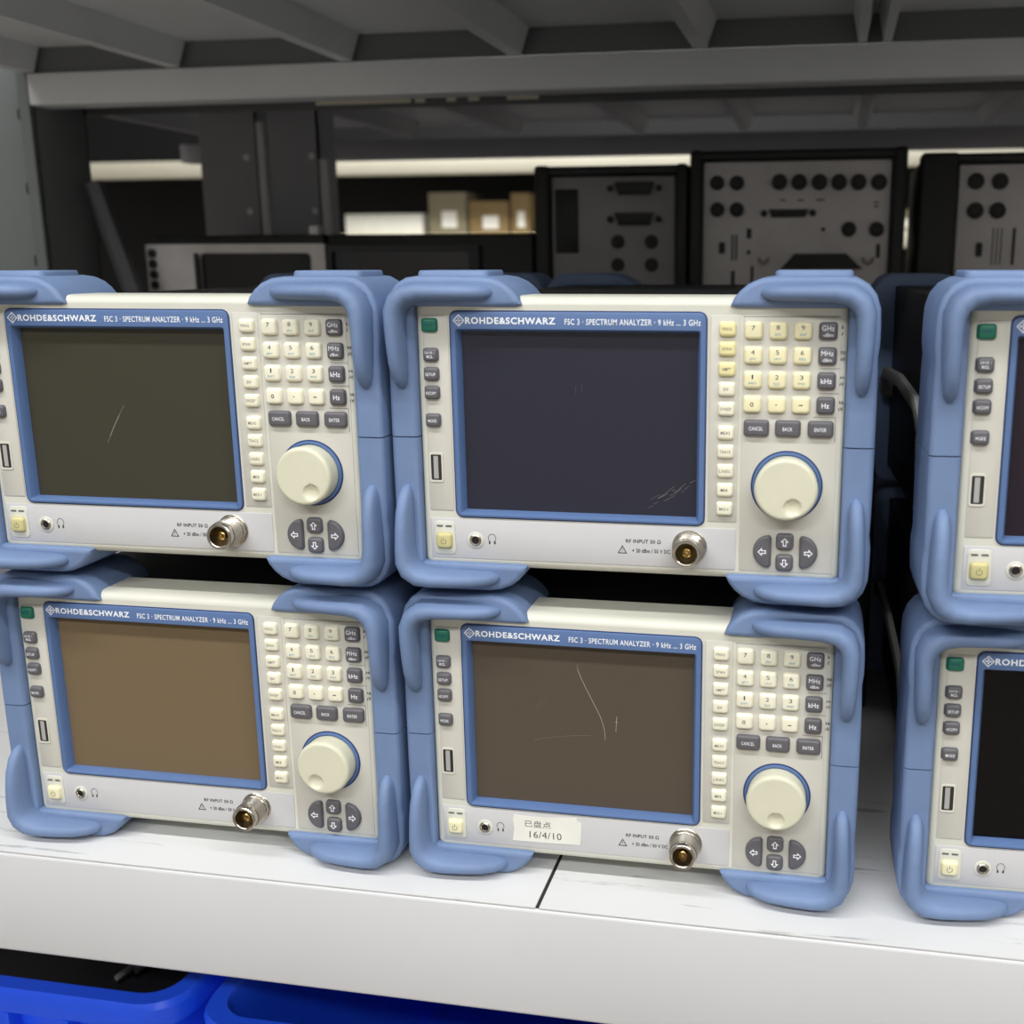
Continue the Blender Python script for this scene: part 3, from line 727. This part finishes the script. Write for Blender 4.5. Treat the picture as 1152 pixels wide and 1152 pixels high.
# ------------------------------------------------------------------ the setting
def struct(nm, x0, x1, y0, y1, z0, z1, m):
    o = MB().box(x0, x1, y0, y1, z0, z1).build(nm, m); o['kind'] = 'structure'; return o
struct('floor', -5000, 4500, -3200, 5000, -20, 0, M['floor'])
struct('ceiling', -5000, 4500, -3200, 5000, 3300, 3320, M['ceil'])
struct('wall_front', -5000, 4500, -3220, -3200, 0, 3300, M['wallm'])
struct('wall_back', -5000, 4500, 5000, 5020, 0, 3300, M['wallm'])
struct('wall_left', -5020, -5000, -3200, 5000, 0, 3300, M['wallm'])
struct('wall_right', 4500, 4520, -3200, 5000, 0, 3300, M['wallm'])

def lamp(lab, x, y, z, L, W, power, col=(.975, .985, 1), tilt=0):
    r = tag(empty('ceiling_lamp', (x, y, z)), lab, 'lamp', 'tube lamps over the aisles')
    MB().box(-L/2, L/2, -W/2, W/2, 20, 50, 4).build('lamp_body', M['lampbody'], r)
    MB().tube([(-L/2+20, 0, 8), (L/2-20, 0, 8)], 9, 10).build('lamp_tube', M['tube'], r)
    d = bpy.data.lights.new('tube_light', 'AREA'); d.shape = 'RECTANGLE'; d.size = L*S; d.size_y = W*S; d.energy = power; d.color = col
    l = bpy.data.objects.new('tube_light', d); C.objects.link(l); l.location = Vector((x, y, z-6))*S
    l.rotation_euler = (math.radians(tilt), 0, 0)
    return l
lamp('left tube lamp of the three above the aisle in front of the shelf', -1250, -430, 2950, 1480, 160, 21)
lamp('middle tube lamp of the three above the aisle in front of the shelf', 250, -430, 2950, 1480, 160, 19)
lamp('right tube lamp of the three above the aisle in front of the shelf', 1750, -430, 2950, 1480, 160, 19)
lamp('added frontal fill lamp nearer the wall behind the viewer, left half', -1000, -1900, 2900, 1500, 160, 38, tilt=0)  # unseen pair of lamps, added for soft light from the front
lamp('added frontal fill lamp nearer the wall behind the viewer, right half', 1000, -1900, 2900, 1500, 160, 38, tilt=0)
lamp('tube lamp over the far aisle', -700, 2500, 2900, 1800, 160, 48)

# ------------------------------------------------------------------ world, camera
w = bpy.data.worlds.new('world'); bpy.context.scene.world = w; w.use_nodes = True
w.node_tree.nodes['Background'].inputs['Color'].default_value = (.8, .85, 1, 1)
w.node_tree.nodes['Background'].inputs['Strength'].default_value = .05

cam = bpy.data.cameras.new('camera'); co = bpy.data.objects.new('camera', cam); C.objects.link(co)
cam.sensor_fit = 'HORIZONTAL'; cam.sensor_width = 36; cam.lens = 1254.12/1152*36
cam.shift_x = (576-700)/1152; cam.clip_start = .01
co.matrix_world = Matrix.Translation((0, 0, H0*S)) @ Matrix.Rotation(YAW, 4, 'Z') @ Matrix.Rotation(math.radians(90-12.858), 4, 'X') @ Matrix.Rotation(math.radians(-.136), 4, 'Z')
cam.dof.use_dof = True; cam.dof.focus_distance = .60; cam.dof.aperture_fstop = 9
sc = bpy.context.scene; sc.camera = co
sc.view_settings.view_transform = 'Standard'; sc.view_settings.look = 'None'; sc.view_settings.gamma = 1
sc.view_settings.use_curve_mapping = False; sc.view_settings.exposure = 0.22
